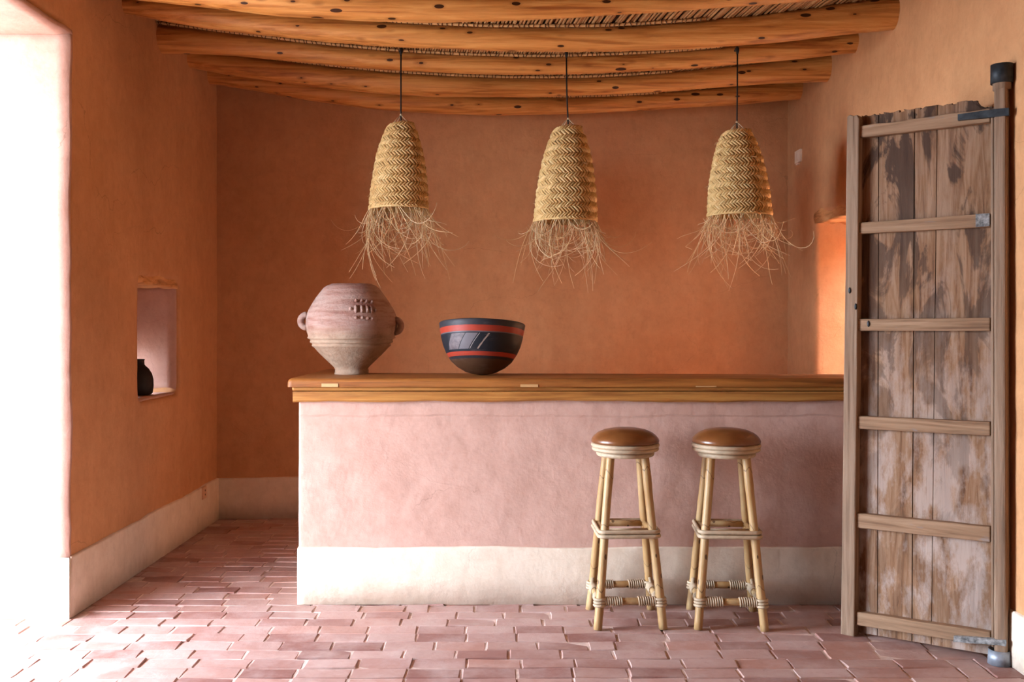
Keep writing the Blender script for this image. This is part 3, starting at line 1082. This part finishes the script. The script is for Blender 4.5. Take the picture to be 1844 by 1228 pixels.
pendant(722, 90, 722, 226, 718, 377, 1.0, 3, 'woven straw pendant lamp hanging nearest the clay pot')
pendant(1020, 95, 1023, 233, 1018, 399, 1.04, 8, 'woven straw pendant lamp hanging between the other two lamps')
pendant(1328, 88, 1327, 239, 1332, 389, 1.05, 14, 'woven straw pendant lamp hanging nearest the wooden door and right wall')


# ------------------------------------------------------------------ bar stools
def helix_wrap(bm, a, b, r, wire, pitch):
    a, b = Vector(a), Vector(b)
    t = (b - a).normalized()
    s = t.orthogonal().normalized()
    u = t.cross(s)
    L = (b - a).length
    n = int(L / pitch * 10)
    pts = [a + t * (L * i / n) + (s * math.cos(2 * PI * i / 10) + u * math.sin(2 * PI * i / 10)) * (r + wire * 0.6) for i in range(n + 1)]
    tube(bm, pts, wire, 5)


def stool(loc_, yaw, label, seed):
    rp = random.Random(seed)
    root = tag(empty('bar_stool', loc_, yaw), label, 'stool', 'rattan bar stools at the counter')
    bm = bmesh.new()
    lathe(bm, [(0.02, 0.772), (0.138, 0.772), (0.1465, 0.776), (0.1480, 0.783), (0.1445, 0.793), (0.1350, 0.805), (0.1180, 0.818), (0.0920, 0.829), (0.0600, 0.8355), (0.0300, 0.838), (0.010, 0.8385)], 48, True, True)
    obj('cushion', bm, 'leather', root, True)
    for z, R_, r_ in ((0.764, 0.1405, 0.0092), (0.7475, 0.138, 0.0088), (0.7265, 0.116, 0.0112)):
        bm = bmesh.new()
        tube(bm, [(R_ * math.cos(2 * PI * i / 40), R_ * math.sin(2 * PI * i / 40), z) for i in range(40)], r_, 10, closed=True)
        obj('seat_ring', bm, 'cane', root, True)
    bm = bmesh.new()
    lathe(bm, [(0.02, 0.722), (0.112, 0.722), (0.118, 0.736), (0.132, 0.742), (0.135, 0.772), (0.02, 0.772)], 40)
    obj('seat_base', bm, 'rattan', root, True)

    def leg_at(sx, sy, z):
        f = z / 0.735
        return Vector((sx * (0.139 - 0.066 * f), sy * (0.150 - 0.080 * f), z))
    LG = [(-1, -1), (1, -1), (1, 1), (-1, 1)]
    for sx, sy in LG:
        bm = bmesh.new()
        n = 22
        pts, rr = [], []
        for i in range(n + 1):
            z = 0.735 * i / n
            c = leg_at(sx, sy, z)
            c += Vector((noise.noise((z * 3, seed, sx * 3)), noise.noise((z * 3, seed, sy * 3 + 7)), 0)) * 0.0025
            pts.append(c)
            node = abs(((z + 0.13 * sx + 0.07 * sy + 0.4) * 4.2) % 1 - 0.5)
            rr.append(0.0182 + 0.0008 * noise.noise((z * 6, sx + seed, sy)) + (0.0012 if node < 0.1 else 0))
        tube(bm, pts, rr, 12)
        obj('leg', bm, 'rattan', root, True)
    # lower rungs bound with cane
    for i in range(4):
        a, b = LG[i], LG[(i + 1) % 4]
        z = 0.116 if i in (0, 2) else 0.112
        pa, pb = leg_at(*a, z), leg_at(*b, z)
        bm = bmesh.new()
        tube(bm, [pa, pa.lerp(pb, 0.5), pb], 0.0155, 10)
        o = obj('rung', bm, 'rattan', root, True)
        for f0, f1 in ((0.085, 0.365), (0.635, 0.915)):
            bm = bmesh.new()
            helix_wrap(bm, pa.lerp(pb, f0), pa.lerp(pb, f1), 0.0155, 0.0040, 0.0096)
            obj('cane_binding', bm, 'cane', o, True)
    # footrest: bars between the legs, inner slats, two hoops around the outside
    zf = 0.398
    for i in range(4):
        pa, pb = leg_at(*LG[i], zf), leg_at(*LG[(i + 1) % 4], zf)
        bm = bmesh.new()
        tube(bm, [pa, pb], 0.0145, 10)
        obj('footrest_bar', bm, 'rattan', root, True)
    q = leg_at(1, 1, zf)
    for j in range(3):
        yy = -q.y + 0.024 + j * 0.022
        bm = bmesh.new()
        tube(bm, [(-q.x + 0.012, yy, zf + 0.002), (q.x - 0.012, yy, zf + 0.002)], 0.009, 8, flat=0.7)
        obj('footrest_slat', bm, 'cane', root, True)
    for z in (zf - 0.010, zf + 0.009):
        c = leg_at(1, 1, z)
        ex, ey, rc = c.x, c.y, 0.0255
        pts = []
        for sx, sy, a0 in ((1, 1, 0), (-1, 1, PI / 2), (-1, -1, PI), (1, -1, 1.5 * PI)):
            for i in range(5):
                a = a0 + PI / 2 * i / 4
                pts.append((sx * ex + rc * math.cos(a), sy * ey + rc * math.sin(a), z))
        bm = bmesh.new()
        tube(bm, pts, 0.0085, 8, closed=True)
        obj('cane_hoop', bm, 'cane', root, True)
    # lashings at the foot of each leg
    for sx, sy in LG:
        bm = bmesh.new()
        for j in range(3):
            z = 0.102 + j * 0.0125
            c = leg_at(sx, sy, z)
            tube(bm, [c + Vector((0.0225 * math.cos(2 * PI * i / 14), 0.0225 * math.sin(2 * PI * i / 14), 0)) for i in range(14)], 0.0062, 6, closed=True)
        obj('lashing', bm, 'cane', root, True)
        # slanted strap from leg lashing along the side rung
        bm = bmesh.new()
        c0, c1 = leg_at(sx, sy, 0.150), leg_at(sx, sy * 0.55, 0.108)
        tube(bm, [c0 + Vector((sx * 0.004, -sy * 0.014, 0)), c0.lerp(c1, 0.5) + Vector((sx * 0.006, 0, -0.004)), c1 + Vector((0, 0, 0.006))], 0.009, 8, flat=0.6)
        obj('cane_strap', bm, 'cane', root, True)
    return root


stool((0.496, 4.362, 0.0), math.radians(2.0), 'rattan bar stool with brown leather seat, farther from the wooden door', 2)
stool((0.936, 4.350, 0.0), math.radians(-4.0), 'rattan bar stool with brown leather seat, closer to the wooden door', 9)

# ------------------------------------------------------------------ old wooden door leaf
Hx, Hy = 1.843, 3.765
Tx, Ty = -0.778, 0.629
door_yaw = math.atan2(Ty, Tx)
door = tag(empty('door_1', (Hx, Hy, 0), door_yaw), 'old weathered plank door leaf standing open on a pivot post', 'door', None, 'structure')
FRONT = 0.0            # local y of the stile fronts; local +y looks into the room


def dl(px, py, yoff=0.0):
    """pixel -> local (u, z) on the door plane at local y = yoff"""
    hx, hy = Hx + (-Ty) * yoff, Hy + Tx * yoff
    kk = (px - CX) / F
    u = (kk * hy - hx) / (Tx - kk * Ty)
    d = hy + u * Ty
    return u, CH - (py - HY) * d / F


def prism(pts, y0, y1):
    bm = bmesh.new()
    a = [bm.verts.new((u, y0, z)) for u, z in pts]
    b = [bm.verts.new((u, y1, z)) for u, z in pts]
    n = len(pts)
    bm.faces.new(a)
    bm.faces.new(b[::-1])
    for i in range(n):
        bm.faces.new((a[i], a[(i + 1) % n], b[(i + 1) % n], b[i]))
    bmesh.ops.recalc_face_normals(bm, faces=bm.faces)
    return bm


def line(p, q, n, amp, seed):
    out = []
    for i in range(n + 1):
        f = i / n
        e = amp * noise.noise((f * 5, seed, 0)) * min(1, f * 6, (1 - f) * 6) if amp else 0
        out.append((p[0] + (q[0] - p[0]) * f + (e if abs(q[1] - p[1]) > abs(q[0] - p[0]) else 0), p[1] + (q[1] - p[1]) * f + (e if abs(q[1] - p[1]) <= abs(q[0] - p[0]) else 0)))
    return out


# closing stile
st = line(dl(1525, 210), dl(1513.5, 1143), 14, 0.002, 1) + line(dl(1538, 1147), dl(1547, 214), 14, 0.002, 2) + [dl(1543, 206), dl(1537, 209), dl(1531, 206)]
bevel(obj('stile', prism(st, -0.062, FRONT), 'door', door), 0.004)
# hinge post with a strip against the planks
hp = line(dl(1789.5, 150), dl(1789.5, 1180), 10, 0.002, 5) + line(dl(1813, 1186), dl(1812, 147), 10, 0.002, 6)
bevel(obj('pivot_post', prism(hp, -0.058, 0.002), 'door', door), 0.010, 3)
hs = line(dl(1783, 200), dl(1784, 1165), 8, 0.001, 7) + line(dl(1789, 1168), dl(1789, 190), 8, 0.001, 8)
bevel(obj('stile_strip', prism(hs, -0.055, -0.008), 'door', door), 0.003)
# planks
PY = -0.048
seams_t = [1551, 1582.5, 1647, 1688, 1787]
seams_b = [1542, 1580, 1642, 1677, 1787]
rp = random.Random(31)
for i in range(4):
    def edge(px_t, px_b, py_t, py_b):
        return dl(px_t, py_t, PY), dl(px_b, py_b, PY)
    ytop = lambda px: 207 + (179 - 207) * (px - 1562) / (1765 - 1562)
    ybot = lambda px: 1139 + (1178 - 1139) * (px - 1550) / (1780 - 1550)
    a_t, a_b = edge(seams_t[i], seams_b[i], ytop(seams_t[i]), ybot(seams_b[i]))
    b_t, b_b = edge(seams_t[i + 1], seams_b[i + 1], ytop(seams_t[i + 1]), ybot(seams_b[i + 1]))
    g = 0.0018
    m = max(2, int(abs(a_t[0] - b_t[0]) / 0.018))
    topl = []
    for q in range(m + 1):
        f = q / m
        u, z = b_t[0] + (a_t[0] - b_t[0]) * f, b_t[1] + (a_t[1] - b_t[1]) * f
        if i == 3 and f < 0.25:
            z -= 0.032
        dz = rp.uniform(-0.008, 0.003)
        topl += [(u + 0.0012, z + dz), (u - 0.0012, z + rp.uniform(-0.006, 0.003))]
    pts = [(a_t[0] - g, a_t[1]), (a_b[0] - g, a_b[1])] + [(b_b[0] + g, b_b[1])] + [(min(max(u, b_t[0] + g), a_t[0] - g), z) for u, z in topl]
    cl = [pts[0]]
    for p in pts[1:]:
        if (Vector(p) - Vector(cl[-1])).length > 1e-4:
            cl.append(p)
    if (Vector(cl[0]) - Vector(cl[-1])).length < 1e-4:
        cl.pop()
    obj('plank', prism(cl, PY - 0.024, PY + rp.uniform(-0.002, 0.003)), 'plank', door)
# rails
rails = [((1547, 227), (1783, 195), (1783, 220), (1547, 248), 0.006), ((1546, 401), (1783, 384), (1783, 408), (1546, 421), 0.002),
         ((1544, 574), (1783, 572), (1783, 596), (1544, 596), 0.001), ((1541, 749), (1783, 760), (1783, 785), (1541, 772), 0.002),
         ((1539, 924), (1783, 949), (1783, 977), (1539, 950), 0.002), ((1537, 1101), (1783, 1139), (1785, 1164), (1537, 1125), 0.002)]
for i, (a, b, c, d, am) in enumerate(rails):
    yo = -0.012
    pts = line(dl(*a, yo), dl(*b, yo), 14, am, i * 3.3) + line(dl(*c, yo), dl(*d, yo), 14, am * 0.6, i * 3.3 + 1)
    o = obj('rail', prism(pts, PY, yo), 'rail', door)
    bevel(o, 0.004)
# iron and patches on the rails
bm = bmesh.new()
s_ = [dl(1725, 206, 0.002), dl(1788, 197, 0.002), dl(1817, 194, 0.002), dl(1817, 208, 0.002), dl(1788, 211, 0.002), dl(1725, 217, 0.002)]
tag(obj('iron_strap', prism(s_, -0.012, 0.006), 'iron', door), 'dark iron strap')
s_ = [dl(1718, 1143, -0.008), dl(1812, 1152, 0), dl(1812, 1163, 0), dl(1718, 1154, -0.008)]
bm = prism(s_, -0.014, 0.006)
bmesh.ops.subdivide_edges(bm, edges=bm.edges, cuts=6, use_grid_fill=True)
for v in bm.verts:
    v.co += noise.noise_vector(v.co * 60) * 0.004
tag(obj('iron_strap', bm, 'rust', door), 'corroded strap with flaking blue paint')
s_ = [dl(1757, 385.5, -0.01), dl(1782, 384, -0.01), dl(1782, 407, -0.01), dl(1757, 409, -0.01)]
tag(obj('nailed_patch', prism(s_, -0.014, -0.008), 'rust', door), 'rough grey nailed patch')
for px, py in ((1530, 523), (1541, 552), (1562, 583)):
    u, z = dl(px, py)
    bm = bmesh.new()
    lathe(bm, [(0.004, -0.003), (0.008, 0.0), (0.006, 0.004), (0.002, 0.005)], 10)
    bmesh.ops.rotate(bm, verts=bm.verts, cent=(0, 0, 0), matrix=Matrix.Rotation(-PI / 2, 3, 'X'))
    bmesh.ops.scale(bm, verts=bm.verts, vec=(0.8, 1, 1.7))
    bmesh.ops.translate(bm, verts=bm.verts, vec=(u, FRONT if px < 1545 else -0.012, z))
    tag(obj('nail_head', bm, 'iron', door, True), 'black iron nail head')
# pivot ring at the top, fixed to the wall, and the metal shoe on the floor
u0, zr = dl(1801, 131)
bm = bmesh.new()
n = 28
for r0, r1 in ((0.033, 0.040),):
    rr = [[bm.verts.new((u0 + r * math.cos(2 * PI * q / n), -0.028 + r * math.sin(2 * PI * q / n), zr + z)) for q in range(n)] for r, z in ((r0, -0.036), (r1, -0.036), (r1, 0.036), (r0, 0.036))]
    for j in range(4):
        for q in range(n):
            bm.faces.new((rr[j][q], rr[j][(q + 1) % n], rr[(j + 1) % 4][(q + 1) % n], rr[(j + 1) % 4][q]))
bmesh.ops.recalc_face_normals(bm, faces=bm.faces)
ring = obj('pivot_ring', bm, 'iron', door, True)
tag(ring, 'dark iron ring holding the post')
bm = bmesh.new()
tube(bm, [(u0, -0.028, zr - 0.06), (u0, -0.028, zr + 0.030)], 0.0325, 20)
obj('post_head', bm, 'door', door, True)
wdir = Vector((1, 0, 0))
wl_ = Matrix.Rotation(-door_yaw, 3, 'Z') @ wdir
bm = bmesh.new()
c = Vector((u0, -0.028, zr))
tube(bm, [c + wl_ * 0.036, c + wl_ * 0.10], 0.030, 10, flat=0.9)
obj('wall_bracket', bm, 'iron', door, True)
u1, _z = dl(1797, 1190)
bm = bmesh.new()
lathe(bm, [(0.030, 0.03), (0.030, 0.052), (0.040, 0.056), (0.043, 0.0), (0.030, 0.0)], 28, True, True)
bmesh.ops.recalc_face_normals(bm, faces=bm.faces)
bmesh.ops.translate(bm, verts=bm.verts, vec=(u1, -0.028, 0))
tag(obj('pivot_shoe', bm, 'zinc', door, True), 'dull metal shoe on the floor')

# ------------------------------------------------------------------ small things
# black jar on the sill of the small window
jd = 5.57
jar = bmesh.new()
lathe(jar, [(0.060, 0.0), (0.072, 0.008), (0.077, 0.05), (0.076, 0.085), (0.068, 0.118), (0.052, 0.145), (0.036, 0.160), (0.029, 0.168), (0.0275, 0.190), (0.031, 0.197), (0.026, 0.199), (0.022, 0.19), (0.022, 0.165)], 40)
j = obj('clay_jar', jar, 'jar', None, True)
j.location = ((250.5 - CX) * jd / F, jd, NI[2] + 0.009)
tag(j, 'small black narrow-necked jar on the sill of the small window', 'jar')

# switch plate on the right wall
sw = tag(empty('light_switch', (XR - 0.002, 6.585, CH + (HY - 283) * 6.585 / F)), 'small cream switch plate on the wall beside the bar doorway', 'switch')
bevel(obj('plate', box(bmesh.new(), -0.012, 0.02, -0.062, 0.062, -0.036, 0.046), 'white_plate', sw), 0.003)
bevel(obj('rocker', box(bmesh.new(), -0.017, 0.0, -0.020, 0.020, -0.02, 0.03), 'white_plate', sw), 0.002)
bevel(obj('lower_tab', box(bmesh.new(), -0.012, 0.01, -0.015, 0.035, -0.05, -0.038), 'white_plate', sw), 0.002)
# socket in the plinth of the left wall
so = tag(empty('wall_socket', (XL + 0.016, 6.245, CH + (HY - 887) * 6.245 / F)), 'small two-pin socket set in the plinth band', 'socket')
bevel(obj('plate', box(bmesh.new(), -0.03, 0.008, -0.038, 0.038, -0.038, 0.038), 'plate_pale', so), 0.003)
for dz in (-0.013, 0.013):
    bm = bmesh.new()
    tube(bm, [(0.004, 0.006, dz), (0.0088, 0.006, dz)], 0.0065, 10)
    obj('pin_hole', bm, 'black', so)
